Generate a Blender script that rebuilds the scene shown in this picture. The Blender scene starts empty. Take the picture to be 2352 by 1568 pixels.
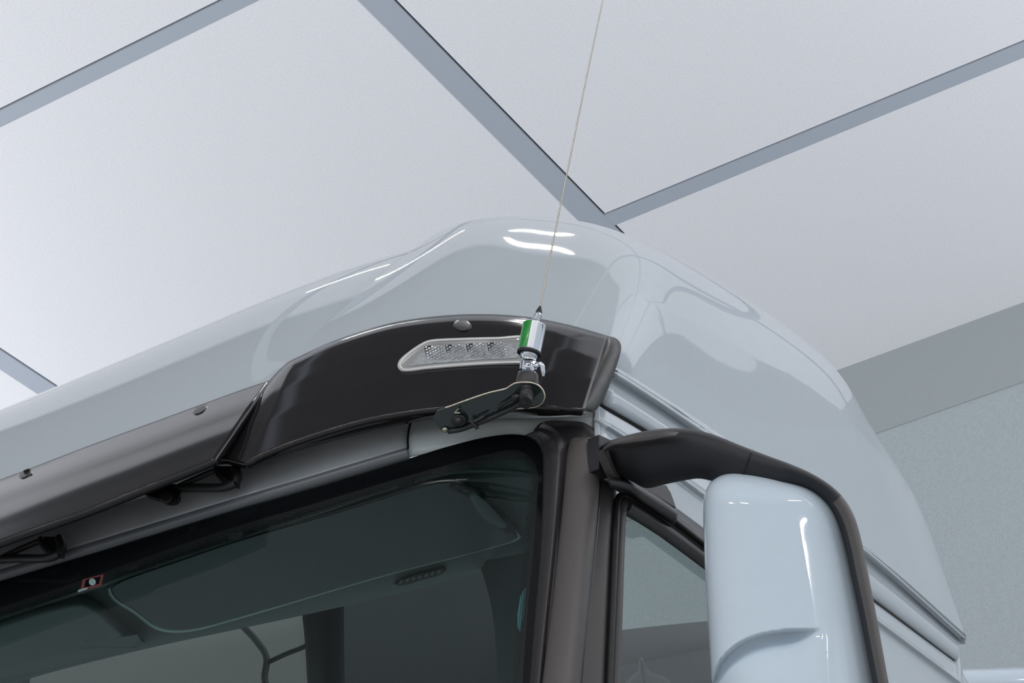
import bpy, bmesh, math, random
import numpy as np
from mathutils import Vector, Matrix
random.seed(4)
S = bpy.context.scene
COL = S.collection
# ------------------------------------------------------------------ camera
W, H, F = 2352.0, 1568.0, 5136.0
def nrm(v): v = np.array(v, float); return v/np.linalg.norm(v)
zw = nrm((-.068, -.825, .561)); xw = np.array((.855, -.338, -.393)); xw = nrm(xw - zw*xw.dot(zw)); yw = np.cross(zw, xw)
# rows: camera right / down / forward expressed in world axes
RT = np.array((xw[0], yw[0], zw[0])); DN = np.array((xw[1], yw[1], zw[1])); FW = np.array((xw[2], yw[2], zw[2]))
CP = np.array((0., 0., 1.2))
cam_d = bpy.data.cameras.new('camera'); cam = bpy.data.objects.new('camera', cam_d); COL.objects.link(cam)
cam_d.sensor_width = 36; cam_d.lens = F/W*36; cam_d.clip_end = 200; cam_d.clip_start = .05
UPV = -DN
cam.matrix_world = Matrix(((RT[0], UPV[0], -FW[0], CP[0]), (RT[1], UPV[1], -FW[1], CP[1]), (RT[2], UPV[2], -FW[2], CP[2]), (0, 0, 0, 1)))
S.camera = cam
# ------------------------------------------------------------------ world, lamps, exposure
S.view_settings.view_transform = 'Standard'; S.view_settings.look = 'None'
S.view_settings.gamma = 1; S.view_settings.exposure = 0.42; S.view_settings.use_curve_mapping = False
wd = bpy.data.worlds.new('hall_daylight'); S.world = wd; wd.use_nodes = True
wd.node_tree.nodes['Background'].inputs[0].default_value = (.80, .90, 1.0, 1)
wd.node_tree.nodes['Background'].inputs[1].default_value = .60
ZC = 7.2                                           # ceiling height
def lamp(name, loc, rot, sx, sy, power, color=(1, 1, 1)):
    l = bpy.data.lights.new(name, 'AREA'); l.shape = 'RECTANGLE'; l.size = sx; l.size_y = sy; l.energy = power; l.color = color
    o = bpy.data.objects.new(name, l); COL.objects.link(o); o.location = loc; o.rotation_euler = rot
    return o
for x, y, along_x, ln, pw in [(.9, -3.6, 1, 2, 110), (3.6, -2.6, 1, 1.5, 45), (3.4, 1.6, 0, 1.5, 35), (-5.0, -6.5, 1, 1.5, 90), (-2.0, -6.5, 1, 1.5, 90), (1.0, -7.5, 1, 1.5, 90), (-8, -8.0, 1, 1.5, 90), (6.6, .3, 0, 1.3, 60)]:
    lamp('tube_lamp', (x, y, ZC-.25), (0, 0, 0 if along_x else math.pi/2), ln, .09, pw, (1, .98, .95))
for x, y, a, ln in ((-1.92, 3.88, 1.54, .34), (-1.77, 3.26, 2.05, .26), (-3.17, 4.18, .30, .62)):   # short tubes under the panels above the cab
    lamp('tube_lamp', (x, y, ZC-.25), (0, 0, a), ln, .035, 3.2, (1, .98, .95))
for x, y, sx, sy, pw in ((-9.5, 3, 2, 9, 330), (4.5, 4.5, 2, 9, 480), (-3, -3.5, 9, 2, 420)):   # added area lights out of view, facing up to brighten the ceiling
    lamp('added_ceiling_fill', (x, y, 3.4), (math.pi, 0, 0), sx, sy, pw, (.98, .98, 1))

# ------------------------------------------------------------------ projection helpers (photo measurements to world points)
def ray(px, py): return FW + RT*(px-W/2)/F + DN*(py-H/2)/F
def at(px, py, d): return CP + ray(px, py)*d
def depth(p): return float((np.array(p)-CP).dot(FW))
def onp(px, py, X=None, Y=None, Z=None):
    r = ray(px, py)
    t = (X-CP[0])/r[0] if X is not None else (Y-CP[1])/r[1] if Y is not None else (Z-CP[2])/r[2]
    return CP + r*t
XC = -2.45
def yF(x, z):
    u = abs(x-XC)
    return 2.405 + .133*u**2.5 + .33*(z-3.0) + 3*max(0, u-1.1)**2
def front(px, py, off=0):
    r = ray(px, py); a, b = 1.5, 6.0
    for _ in range(40):
        t = (a+b)/2; p = CP+r*t
        if p[1]-yF(p[0], p[2])-off > 0: b = t
        else: a = t
    return CP + r*(a+b)/2
def side(px, py, off=0):                            # off > 0: outward
    r = ray(px, py)                                 # X = -1.27+.03(Y-2.6)+off
    t = (-1.27-.078+off - CP[0] + .03*CP[1])/(r[0]-.03*r[1])
    return CP + r*t
def body(px, py, off=0):                            # whichever of front / side skin is nearer; off towards viewer
    a, b = front(px, py, -off), side(px, py, off)
    da, db = depth(a), depth(b)
    k = .03; h = max(0, min(1, .5+.5*(da-db)/k))
    if px < 1250: return a
    if px > 1440: return b
    d = max(da, db)
    return at(px, py, d)
def cr(pts, n, closed=False):
    """Catmull-Rom through pts (any dimension), n samples, chord-length spacing"""
    P = np.array(pts, float)
    if len(P) == 2: return np.array([P[0]+(P[1]-P[0])*t for t in np.linspace(0, 1, n)])
    if closed: P = np.vstack([P[-1], P, P[0], P[1]])
    else: P = np.vstack([2*P[0]-P[1], P, 2*P[-1]-P[-2]])
    L = [max(1e-9, np.linalg.norm(P[i+1]-P[i])**.5) for i in range(len(P)-1)]
    T = np.concatenate([[0], np.cumsum(L)])
    s = np.concatenate([[0], np.cumsum([l*l for l in L[1:-1]])])
    out = []
    for v in np.linspace(0, s[-1], n, endpoint=not closed):
        i = min(len(s)-2, int(np.searchsorted(s, v, side='right')-1)); i = max(0, i)
        fr = (v-s[i])/(s[i+1]-s[i]); t = T[i+1]+fr*L[i+1]
        p0, p1, p2, p3 = P[i:i+4]; t0, t1, t2, t3 = T[i:i+4]
        a1 = (t1-t)/(t1-t0)*p0+(t-t0)/(t1-t0)*p1; a2 = (t2-t)/(t2-t1)*p1+(t-t1)/(t2-t1)*p2; a3 = (t3-t)/(t3-t2)*p2+(t-t2)/(t3-t2)*p3
        b1 = (t2-t)/(t2-t0)*a1+(t-t0)/(t2-t0)*a2; b2 = (t3-t)/(t3-t1)*a2+(t-t1)/(t3-t1)*a3
        out.append((t2-t)/(t2-t1)*b1+(t-t1)/(t2-t1)*b2)
    return np.array(out)

# ------------------------------------------------------------------ materials
def mat(name, col, rough=.5, metal=0, coat=0, spec=.5, noise=0, nscale=300, bump=0, alpha=None):
    m = bpy.data.materials.new(name); m.use_nodes = True; nt = m.node_tree; b = nt.nodes['Principled BSDF']
    b.inputs['Base Color'].default_value = (*col, 1); b.inputs['Roughness'].default_value = rough
    b.inputs['Metallic'].default_value = metal; b.inputs['Specular IOR Level'].default_value = spec
    if coat: b.inputs['Coat Weight'].default_value = coat; b.inputs['Coat Roughness'].default_value = .03
    tc = nt.nodes.new('ShaderNodeTexCoord'); n = nt.nodes.new('ShaderNodeTexNoise'); n.inputs['Scale'].default_value = nscale; n.inputs['Detail'].default_value = 3
    nt.links.new(tc.outputs['Object'], n.inputs['Vector'])
    r = nt.nodes.new('ShaderNodeValToRGB'); k = noise
    r.color_ramp.elements[0].position = .3; r.color_ramp.elements[1].position = .7
    r.color_ramp.elements[0].color = (*[c*(1-k) for c in col], 1); r.color_ramp.elements[1].color = (*[min(1, c*(1+k)) for c in col], 1)
    nt.links.new(n.outputs['Fac'], r.inputs['Fac']); nt.links.new(r.outputs['Color'], b.inputs['Base Color'])
    if bump:
        bp = nt.nodes.new('ShaderNodeBump'); bp.inputs['Strength'].default_value = bump; bp.inputs['Distance'].default_value = .002
        nt.links.new(n.outputs['Fac'], bp.inputs['Height']); nt.links.new(bp.outputs['Normal'], b.inputs['Normal'])
    return m
def glassmat(name, tint, ior=1.5, rough=0.0):
    m = bpy.data.materials.new(name); m.use_nodes = True; nt = m.node_tree; nt.nodes.clear()
    o = nt.nodes.new('ShaderNodeOutputMaterial'); mx = nt.nodes.new('ShaderNodeMixShader'); t = nt.nodes.new('ShaderNodeBsdfTransparent')
    g = nt.nodes.new('ShaderNodeBsdfGlossy'); fr = nt.nodes.new('ShaderNodeFresnel'); fr.inputs[0].default_value = ior
    t.inputs[0].default_value = (*tint, 1); g.inputs['Roughness'].default_value = rough
    nt.links.new(fr.outputs[0], mx.inputs[0]); nt.links.new(t.outputs[0], mx.inputs[1]); nt.links.new(g.outputs[0], mx.inputs[2]); nt.links.new(mx.outputs[0], o.inputs[0])
    return m
def dotmat(name, col, scale_u, scale_v, r0=.42, r1=.1):
    """ceramic dots on glass: dots in UV cells that shrink along v"""
    m = bpy.data.materials.new(name); m.use_nodes = True; nt = m.node_tree; nt.nodes.clear(); L = nt.links.new
    def N(t): return nt.nodes.new(t)
    def mth(op, a, b=None):
        n = N('ShaderNodeMath'); n.operation = op
        for i, v in enumerate((a, b)):
            if v is None: continue
            if isinstance(v, (int, float)): n.inputs[i].default_value = v
            else: L(v, n.inputs[i])
        return n.outputs[0]
    tc = N('ShaderNodeUVMap'); sp = N('ShaderNodeSeparateXYZ'); L(tc.outputs[0], sp.inputs[0])
    v = mth('MULTIPLY', sp.outputs[1], scale_v); row = mth('FLOOR', v)
    u = mth('ADD', mth('MULTIPLY', sp.outputs[0], scale_u), mth('MULTIPLY', row, .5))
    fu = mth('SUBTRACT', mth('FRACT', u), .5); fv = mth('SUBTRACT', mth('FRACT', v), .5)
    d = mth('SQRT', mth('ADD', mth('MULTIPLY', fu, fu), mth('MULTIPLY', fv, fv)))
    rad = mth('SUBTRACT', r0, mth('MULTIPLY', sp.outputs[1], r0-r1))
    inside = mth('LESS_THAN', d, rad)
    o = N('ShaderNodeOutputMaterial'); mx = N('ShaderNodeMixShader'); t = N('ShaderNodeBsdfTransparent'); p = N('ShaderNodeBsdfPrincipled')
    p.inputs['Base Color'].default_value = (*col, 1); p.inputs['Roughness'].default_value = .35
    L(inside, mx.inputs[0]); L(t.outputs[0], mx.inputs[1]); L(p.outputs[0], mx.inputs[2]); L(mx.outputs[0], o.inputs[0])
    return m
M = dict(
    paint=mat('white_paint', (.50, .535, .57), .45, coat=1.0, spec=.0, noise=.01, nscale=60),
    paint_lifted=mat('lifted_corner_paint', (.62, .66, .66), .3, coat=.3, noise=.02),  # same white paint, lightened to offset the shade under the visor
    header=mat('lifted_header_paint', (.66, .68, .70), .2, coat=.5, noise=.05, nscale=14),  # white body paint too, its colour raised against the visor's shade
    blue_white=mat('mirror_paint', (.59, .67, .75), .45, coat=1.0, spec=.0, noise=.01, nscale=60),
    gloss_black=mat('gloss_black', (.012, .010, .011), .10,  noise=.1, nscale=40),
    satin_black=mat('satin_black', (.035, .031, .033), .33, noise=.06, nscale=900, bump=.15),
    trim=mat('dark_plastic', (.040, .036, .037), .42, noise=.10, nscale=1400, bump=.25),
    pillar=mat('pillar_plastic', (.085, .075, .072), .45, noise=.10, nscale=1200, bump=.2),
    arm=mat('mirror_arm_plastic', (.012, .012, .016), .5, noise=.10, nscale=1500, bump=.3),
    rubber=mat('rubber', (.012, .012, .013), .5, noise=.1),
    frit=mat('frit_black', (.004, .005, .006), .12, noise=.1),
    chrome=mat('chrome', (.62, .63, .67), .06, metal=1),
    steel=mat('steel', (.5, .45, .38), .3, metal=1, noise=.1, nscale=2000),
    dark_plate=mat('polished_dark_plate', (.030, .045, .047), .12, metal=.35, coat=.5, noise=.1),
    edge=mat('plate_edge', (.75, .66, .55), .3, metal=1),
    green=mat('green_band', (.0, .26, .03), .3, coat=.5, noise=.12, nscale=120),
    white=mat('white_band', (.92, .92, .95), .3, coat=.5),
    clear=glassmat('clear_lens', (.92, .93, .94), 1.45, .02),
    reflector=mat('silver_reflector', (.80, .83, .87), .2, metal=.4, noise=.25, nscale=130, bump=.6),
    lamp_body=mat('lamp_body', (.66, .64, .63), .3, metal=.3, coat=.4),
    glass=glassmat('windshield_glass', (.60, .74, .72), 1.5),
    sideglass=glassmat('side_glass', (.45, .51, .49), 1.6),
    inner=mat('cab_lining', (.13, .16, .16), .75, noise=.06, nscale=400),
    inner_dark=mat('cab_lining_dark', (.030, .034, .036), .7, noise=.08, nscale=300),
    inner_light=mat('cab_lining_light', (.22, .205, .20), .8, noise=.05, nscale=300),
    flap=mat('flap_fabric', (.085, .105, .108), .6, noise=.06, nscale=300), edge_highlight=mat('flap_edge_highlight', (.34, .46, .45), .5),
    visor_end=mat('visor_end_black', (.045, .043, .042), .4, noise=.05),
    teal=mat('teal_light_sliver', (.2, .42, .48), .5),
    sticker_red=mat('sticker_red', (.12, .025, .025), .5), sticker_white=mat('sticker_white', (.20, .28, .28), .5),
    ceil=mat('ceiling_panel_white', (.83, .83, .865), .8, noise=.05, nscale=120, bump=.3),
    strip=mat('ceiling_strip_grey', (.42, .46, .53), .6, noise=.02, nscale=200),
    gap=mat('shadow_gap', (.06, .06, .07), .9),
    wall=mat('wall_grey', (.38, .42, .435), .85, noise=.08, nscale=120, bump=.3),
    wallband=mat('wall_band_grey', (.335, .365, .37), .85, noise=.04, nscale=330),
    deck=mat('dark_reflection_deck', (.10, .105, .11), .8, noise=.1, nscale=5),
    seal=mat('seal_grey', (.10, .105, .115), .3),
    floor=mat('floor_concrete', (.40, .40, .39), .5, noise=.05, nscale=6),
)
DOT = dotmat('frit_dots', (.004, .005, .006), 1, 1)

# ------------------------------------------------------------------ object helpers
def obj(name, verts, faces, m, parent=None, smooth=True, uv=None, mods=()):
    me = bpy.data.meshes.new(name); me.from_pydata([tuple(map(float, v)) for v in verts], [], [tuple(f) for f in faces])
    if uv is not None:
        ul = me.uv_layers.new(name='UVMap')
        for lp in me.loops: ul.data[lp.index].uv = uv[lp.vertex_index]
    me.materials.append(m)
    bm = bmesh.new(); bm.from_mesh(me); bmesh.ops.remove_doubles(bm, verts=bm.verts, dist=2e-6) if uv is None else None
    if all(len(e.link_faces) == 2 for e in bm.edges): bmesh.ops.recalc_face_normals(bm, faces=bm.faces)
    else:
        t = Vector((0, 0, 0))
        for f in bm.faces: t += f.normal*f.calc_area()
        if t.dot(Vector(FW)) > 0: bmesh.ops.reverse_faces(bm, faces=bm.faces)
    bm.to_mesh(me); bm.free()
    for p in me.polygons: p.use_smooth = smooth
    me.update()
    o = bpy.data.objects.new(name, me); COL.objects.link(o)
    if parent is not None:
        o.parent = parent; bpy.context.view_layer.update() if False else None
        pr = parent; off = Vector((0, 0, 0))
        while pr is not None: off += pr.location; pr = pr.parent
        o.location = -off
        if parent.type == 'MESH': o.location = (0, 0, 0)
    return o
def tag(o, label, cat, group=None):
    o['label'] = label; o['category'] = cat
    if group: o['group'] = group
def root(name, loc, label, cat):
    o = bpy.data.objects.new(name, None); COL.objects.link(o); o.location = loc; o.empty_display_size = .1; tag(o, label, cat); return o
class G:
    def __init__(s): s.v = []; s.f = []; s.uv = []
    def grid(s, A, close_u=False, close_v=False, uvs=(1, 1)):
        A = np.array(A); n, m = A.shape[:2]; b = len(s.v)
        for i in range(n):
            for j in range(m): s.v.append(A[i, j]); s.uv.append((j/(m-1)*uvs[0], i/(n-1)*uvs[1]))
        for i in range(n if close_v else n-1):
            for j in range(m if close_u else m-1):
                a, c = i, (i+1) % n; d, e = j, (j+1) % m
                s.f.append((b+a*m+d, b+a*m+e, b+c*m+e, b+c*m+d))
        return s
    def cap(s, loop):
        b = len(s.v); 
        for p in loop: s.v.append(np.array(p)); s.uv.append((0, 0))
        s.f.append(tuple(range(b, b+len(loop)))); return s
    def build(s, name, m, parent=None, smooth=True, solid=0, bevel=0, off=-1, angle=None):
        o = obj(name, s.v, s.f, m, parent, smooth, s.uv)
        if solid:
            md = o.modifiers.new('solid', 'SOLIDIFY'); md.thickness = solid; md.offset = off; md.use_even_offset = False
        if bevel:
            md = o.modifiers.new('bevel', 'BEVEL'); md.width = bevel; md.segments = 3; md.limit_method = 'ANGLE'; md.angle_limit = .7
        if angle is not None:
            o.data.set_sharp_from_angle(angle=angle)
        return o
def patch(rows, fn, m=60, n=12, g=None, uvs=(1, 1), lin=False):
    """rows: [(list of (px,py), off)] -> skin; each row resampled to m, rows splined to n"""
    R = []
    for pts, off in rows:
        c = cr(pts, m)
        o = np.linspace(off[0], off[1], m) if isinstance(off, tuple) else [off]*m
        R.append([fn(p[0], p[1], q) for p, q in zip(c, o)])
    R = np.array(R)
    if lin: A = R
    else: A = np.array([cr(R[:, j], n) for j in range(m)]).transpose(1, 0, 2)
    g = g or G(); return g.grid(A, uvs=uvs)
def tube(path, rad, g=None, k=12, n=None, flat=1.0, cap=True):
    """round bar through 3-D points; rad number or list"""
    P = cr(path, n or max(2, len(path)*6)) if len(path) > 2 else np.array(path, float)
    m = len(P); rr = np.interp(np.linspace(0, 1, m), np.linspace(0, 1, len(rad)), rad) if hasattr(rad, '__len__') else [rad]*m
    g = g or G(); rings = []; up = None
    for i in range(m):
        t = nrm(P[min(i+1, m-1)]-P[max(i-1, 0)])
        if up is None: up = nrm(np.cross(t, (0, 0, 1) if abs(t[2]) < .9 else (1, 0, 0)))
        up = nrm(up - t*up.dot(t)); s2 = np.cross(t, up)
        rings.append([P[i]+rr[i]*(math.cos(a)*up+flat*math.sin(a)*s2) for a in np.linspace(0, 2*math.pi, k, endpoint=False)])
    g.grid(rings, close_u=True)
    if cap: g.cap(rings[0][::-1]); g.cap(rings[-1])
    return g
def lathe(a, b, prof, g=None, k=40, ang=None, cap=True):
    """prof: [(fraction along a->b, radius)]"""
    a = np.array(a); b = np.array(b); t = nrm(b-a); u = nrm(np.cross(t, FW)); w = np.cross(t, u)   # u: sideways, w: towards/away viewer
    g = g or G(); full = ang is None; A = np.linspace(0, 2*math.pi, k, endpoint=False) if full else np.linspace(ang[0], ang[1], k)
    rings = [[a+(b-a)*f+r*(math.cos(q)*u+math.sin(q)*w) for q in A] for f, r in prof]
    g.grid(rings, close_u=full)
    if full and cap: g.cap(rings[0][::-1]); g.cap(rings[-1])
    return g
def plate(pts, fn, thick, g=None, n=None, closed_spline=False, dirv=None):
    """closed outline measured on the surface fn, extruded by thick along dirv (default: away from the viewer's side of the surface)"""
    loop = cr(pts, n or len(pts)*6, closed=True) if closed_spline else pts
    A = [np.array(fn(p[0], p[1])) for p in loop]
    if dirv is None:
        c = np.mean(A, 0); nn = np.zeros(3)
        for i in range(len(A)): nn += np.cross(A[i]-c, A[(i+1) % len(A)]-c)
        nn = nrm(nn)
        if nn.dot(FW) < 0: nn = -nn
        dirv = nn
    B = [p+np.array(dirv)*thick for p in A]
    g = g or G()
    g.cap(A); g.cap(B[::-1]); g.grid([A, B], close_u=True)
    return g
def struct(o): o['kind'] = 'structure'; return o

# ------------------------------------------------------------------ the hall
def boxg(g, x0, x1, y0, y1, z0, z1):
    v = [(x, y, z) for x in (x0, x1) for y in (y0, y1) for z in (z0, z1)]; b = len(g.v)
    for p in v: g.v.append(np.array(p)); g.uv.append((0, 0))
    for f in ((0, 1, 3, 2), (4, 6, 7, 5), (0, 4, 5, 1), (2, 3, 7, 6), (0, 2, 6, 4), (1, 5, 7, 3)): g.f.append(tuple(b+i for i in f))
    return g
def cz(px, py): return onp(px, py, Z=ZC)
xa0, xa1 = np.mean([cz(822, 0)[0], cz(1320, 497)[0]]), np.mean([cz(905, 0)[0], cz(1385, 495)[0]])      # cross strip running away from the viewer
xb0, xb1 = cz(20, 865)[0], cz(60, 838)[0]
ya0, ya1 = np.mean([cz(0, 274)[1], cz(635, 0)[1]]), np.mean([cz(0, 240)[1], cz(545, 0)[1]])
yb0, yb1 = np.mean([cz(1405, 520)[1], cz(2352, 132)[1]]), np.mean([cz(1385, 495)[1], cz(2352, 97)[1]])
YW = np.mean([cz(1925, 848)[1], cz(2352, 698)[1]])

struct(boxg(G(), -16, 8, -10, YW+.3, ZC+.012, ZC+.2).build('ceiling', M['deck'], smooth=False))  # unseen roof in front is made dark for visor and windshield to reflect
ceil = bpy.data.objects['ceiling']
px_, py_ = 2.81, 2.08
XS = [(xa0+k*px_, xa1+k*px_) for k in range(-3, 4)]; YS = [(ya1+k*py_, ya0+k*py_) for k in range(-6, 2)]; YS[-1] = (yb1, yb0)
gp = .012
for i in range(len(XS)-1):
    for j in range(len(YS)):
        if YS[j][1] < 3: continue
        y0 = YS[j][1]; y1 = YS[j+1][0]-gp if j+1 < len(YS) else YW
        boxg(G(), XS[i][1]+gp, XS[i+1][0]-.001, y0+.001, y1, ZC-.0, ZC+.03).build('ceiling_panel', M['ceil'], ceil, smooth=False)
g = G()
for j, (a, b) in enumerate(YS[4:]): boxg(g, -12, 5.2, a, b, ZC-.001, ZC+.02)
g.build('ceiling_strip', M['strip'], ceil, smooth=False)
g = G()
for i, (a, b) in enumerate(XS): boxg(g, a, b, YS[4][0], YW, ZC-.002, ZC+.02)
g.build('ceiling_strip', M['strip'], ceil, smooth=False)
w = struct(boxg(G(), -16, 8, YW, YW+.25, 0, ZC).build('wall_back', M['wall'], smooth=False))
struct(boxg(G(), -16, 8, YW-.006, YW, ZC-.42, ZC).build('trim_1', M['wallband'], smooth=False))
struct(boxg(G(), -16, 8, -10, YW+.25, -.1, 0).build('floor', M['floor'], smooth=False))

# ------------------------------------------------------------------ the truck
truck = root('truck', (-2.4, 3.3, 0), 'white truck cab with black sun visor, dark windshield and tall side mirror', 'truck')
def pd(fn, px, py, off=0): return depth(fn(px, py, off))
# --- roof: columns (lower px, upper px, depth gained, bow)
def roofgrid(cols, fn, nc, nr, qmax=1.35, ridge=None):
    C = []
    for (lx, ly, ux, uy, D, n, bx, by, off) in cols:
        C.append((lx, ly, ux, uy, D, n, bx, by, pd(fn, lx, ly, off)))
    C = cr(C, nc); R = []
    w = int(nc*.028); kern = np.exp(-.5*(np.arange(-2*w, 2*w+1)/w)**2); kern /= kern.sum()       # relax the columns so the paint reflects cleanly
    Cp = np.vstack([2*C[0]-C[1:2*w+1][::-1], C, 2*C[-1]-C[-2*w-1:-1][::-1]])
    C = np.stack([np.convolve(Cp[:, k], kern, 'valid') for k in range(C.shape[1])], 1)
    for q in np.linspace(0, qmax, nr):
        row = []
        for (lx, ly, ux, uy, D, n, bx, by, d0) in C:
            h = 1-abs(1-q)**n; x = lx+(ux-lx)*h+bx*4*h*(1-h); y = ly+(uy-ly)*h+by*4*h*(1-h)
            d = d0+D*q
            if ridge: d += ridge(x, y, q)
            row.append(at(x, y, d))
        R.append(row)
    return R
# centre part of the roof front
A = [(-260, 1215, -330, 1060, .42, 2, 0, 0, 0), (0, 1120, -30, 952, .42, 2, 0, 0, 0), (200, 1045, 190, 862, .43, 2, 0, 0, 0), (400, 972, 400, 775, .43, 2, 0, 0, 0), (600, 900, 640, 675, .44, 2, 0, 0, 0),
     (665, 845, 800, 615, .46, 2, 0, 0, .0), (760, 790, 945, 572, .50, 2, 0, 0, .02), (860, 740, 1100, 540, .55, 2, 0, 0, .05)]
g = G().grid(roofgrid(A, front, 160, 90))
g.build('roof_panel', M['paint'], truck)
RIDGE = [(1290, 603), (1420, 650), (1520, 700), (1640, 762), (1740, 815), (1840, 870), (1950, 965), (2030, 1055), (2100, 1130)]
RP = cr(RIDGE, 120)
def ridge(x, y, q):
    if q > 1: return 0
    dd = np.hypot(RP[:, 0]-x, RP[:, 1]-y); i = int(dd.argmin()); d = dd[i]
    fade = min(1, i/55, (119-i)/25); fade = fade*fade*(3-2*fade)
    return -.017*fade*math.exp(-d/38) if True else 0
B = [(650, 845, 1014, 524, .53, 2.0, -14, -4), (700, 835, 1040, 514, .43, 2.0, -6, 0), (770, 820, 1080, 506, .40, 2.0, 0, 0), (880, 795, 1135, 499, .40, 2.0, 0, 0), (1000, 775, 1195, 496, .43, 2.0, 0, 0), (1130, 768, 1265, 499, .46, 2.0, 0, 0),
     (1260, 785, 1345, 509, .47, 2.1, 0, 0), (1360, 820, 1425, 531, .48, 2.5, 0, 0), (1440, 862, 1505, 568, .48, 2.8, 0, 0), (1540, 925, 1570, 603, .48, 3.0, 0, 0), (1650, 996, 1645, 646, .48, 3.1, 0, 0), (1760, 1077, 1735, 700, .46, 3.0, 0, 0),
     (1870, 1160, 1835, 772, .42, 2.7, 0, 0), (1983, 1249, 1925, 850, .36, 2.2, 0, 0), (2050, 1308, 1968, 917, .30, 1.9, 0, 0), (2110, 1362, 2012, 1003, .24, 1.7, 0, 0), (2160, 1407, 2090, 1112, .18, 1.6, 0, 0),
     (2190, 1434, 2145, 1245, .12, 1.6, 0, 0), (2206, 1449, 2182, 1355, .06, 1.6, 0, 0), (2214, 1456, 2208, 1430, .02, 1.6, 0, 0)]
B = [b+(0,) for b in B]
g = G().grid(roofgrid(B, body, 260, 110, 1.3, ridge))
g.build('corner_fairing', M['paint'], truck)
# folded inner flank of the fairing where it rises out of the centre panel
# --- rail mouldings along the side
rail = [([(1400, 838), (1420, 846), (1650, 994), (1983, 1247), (2216, 1456)], 0), ([(1398, 852), (1412, 858), (1600, 980), (1987, 1264), (2217, 1466)], .012), ([(1396, 864), (1408, 871), (1588, 986), (1991, 1283), (2216, 1478)], -.004),
        ([(1392, 884), (1400, 890), (1545, 984), (1999, 1316), (2207, 1486)], .006), ([(1390, 892), (1398, 898), (1535, 986), (2001, 1326), (2206, 1494)], .010), ([(1382, 915), (1390, 921), (1520, 1000), (2008, 1362), (2207, 1518)], .004), ([(1378, 923), (1386, 929), (1512, 1004), (2012, 1378), (2208, 1527)], -.002)]
patch(rail, body, 120, 30).build('roof_rail', M['paint'], truck, solid=.01)
patch([([(1378, 923), (1386, 929), (1512, 1004), (2012, 1378), (2208, 1527)], -.004), ([(1374, 930), (1382, 936), (1506, 1011), (2010, 1385), (2208, 1534)], -.02)], body, 60, 4).build('gap_seal', M['rubber'], truck)
# --- door upper skin under the rail
crease = [(1366, 955), (1390, 965), (1480, 1020), (1600, 1108), (2021, 1419), (2230, 1577)]
ds = [([(1374, 930), (1382, 936), (1506, 1011), (2010, 1385), (2210, 1533)], 0), ([(1370, 942), (1386, 950), (1492, 1015), (1640, 1118), (2014, 1400), (2214, 1550)], .0), (crease, 0.002), ([(1364, 962), (1386, 972), (1472, 1027), (1592, 1117), (2018, 1426), (2228, 1584)], .010),
      ([(1362, 968), (1382, 980), (1466, 1034), (1586, 1124), (2014, 1434), (2226, 1592)], .002), ([(1362, 1000), (1400, 1030), (1560, 1150), (1640, 1210), (1850, 1370), (2010, 1530), (2222, 1700)], .0), ([(1380, 1050), (1440, 1100), (1556, 1190), (1640, 1248), (1800, 1390), (1990, 1620), (2222, 1800)], .0)]
patch(ds, body, 120, 40).build('door_skin', M['paint'], truck, solid=.008)
patch([([(2200, 1484), (2203, 1520), (2206, 1580), (2212, 1700)], .006), ([(2207, 1484), (2209, 1520), (2211, 1580), (2216, 1700)], .004)], side, 20, 4).build('rear_edge_trim', M['paint'], truck, solid=.02)
# light strip reflected bead at the front edge of the side
patch([([(1367, 925), (1366, 960), (1365, 1000)], .006), ([(1376, 922), (1377, 960), (1378, 1002)], .006)], body, 16, 6).build('gutter_bead', M['chrome'] if False else M['paint'], truck, solid=.006)

# --- header above the windshield
HT = [(-260, 1290), (0, 1215), (200, 1150), (400, 1080), (560, 1025), (700, 990), (850, 945), (945, 930)]
HB = [(-260, 1385), (0, 1310), (220, 1245), (500, 1162), (700, 1103), (935, 1033)]
patch([(HT, .05), ([(-260, 1300), (0, 1240), (500, 1090), (700, 1030), (940, 968)], .02), (HB, .0)], front, 60, 14).build('header_panel', M['header'], truck, solid=.004)
patch([([(935, 900), (1050, 900), (1200, 905), (1310, 925), (1366, 930)], .04), ([(940, 968), (1050, 955), (1160, 948), (1250, 955), (1310, 952), (1366, 945)], .012), ([(936, 1000), (1060, 975), (1180, 965), (1235, 962), (1290, 960), (1366, 960)], .0), ([(934, 1031), (1000, 1012), (1080, 992), (1170, 980), (1215, 985), (1290, 975), (1366, 985)], .004), ([(934, 1050), (1000, 1036), (1080, 1022), (1170, 1010), (1215, 1012), (1290, 1000), (1366, 1016)], .012)], body if False else front, 60, 20).build('corner_panel', M['paint_lifted'], truck, solid=.004)
patch([([(945, 925), (940, 968), (934, 1005), (935, 1033)], -.003), ([(951, 925), (946, 968), (939, 1005), (940, 1030)], -.003)], front, 14, 4).build('panel_seam', M['rubber'], truck)
# rubber roll between header and windshield
c = cr([(-260, 1397), (0, 1322), (220, 1257), (500, 1172), (700, 1113), (850, 1068), (938, 1042)], 60)
tube([front(p[0], p[1], .004) for p in c], .0105, n=60, flat=1).build('windshield_seal', M['seal'], truck)
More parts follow.
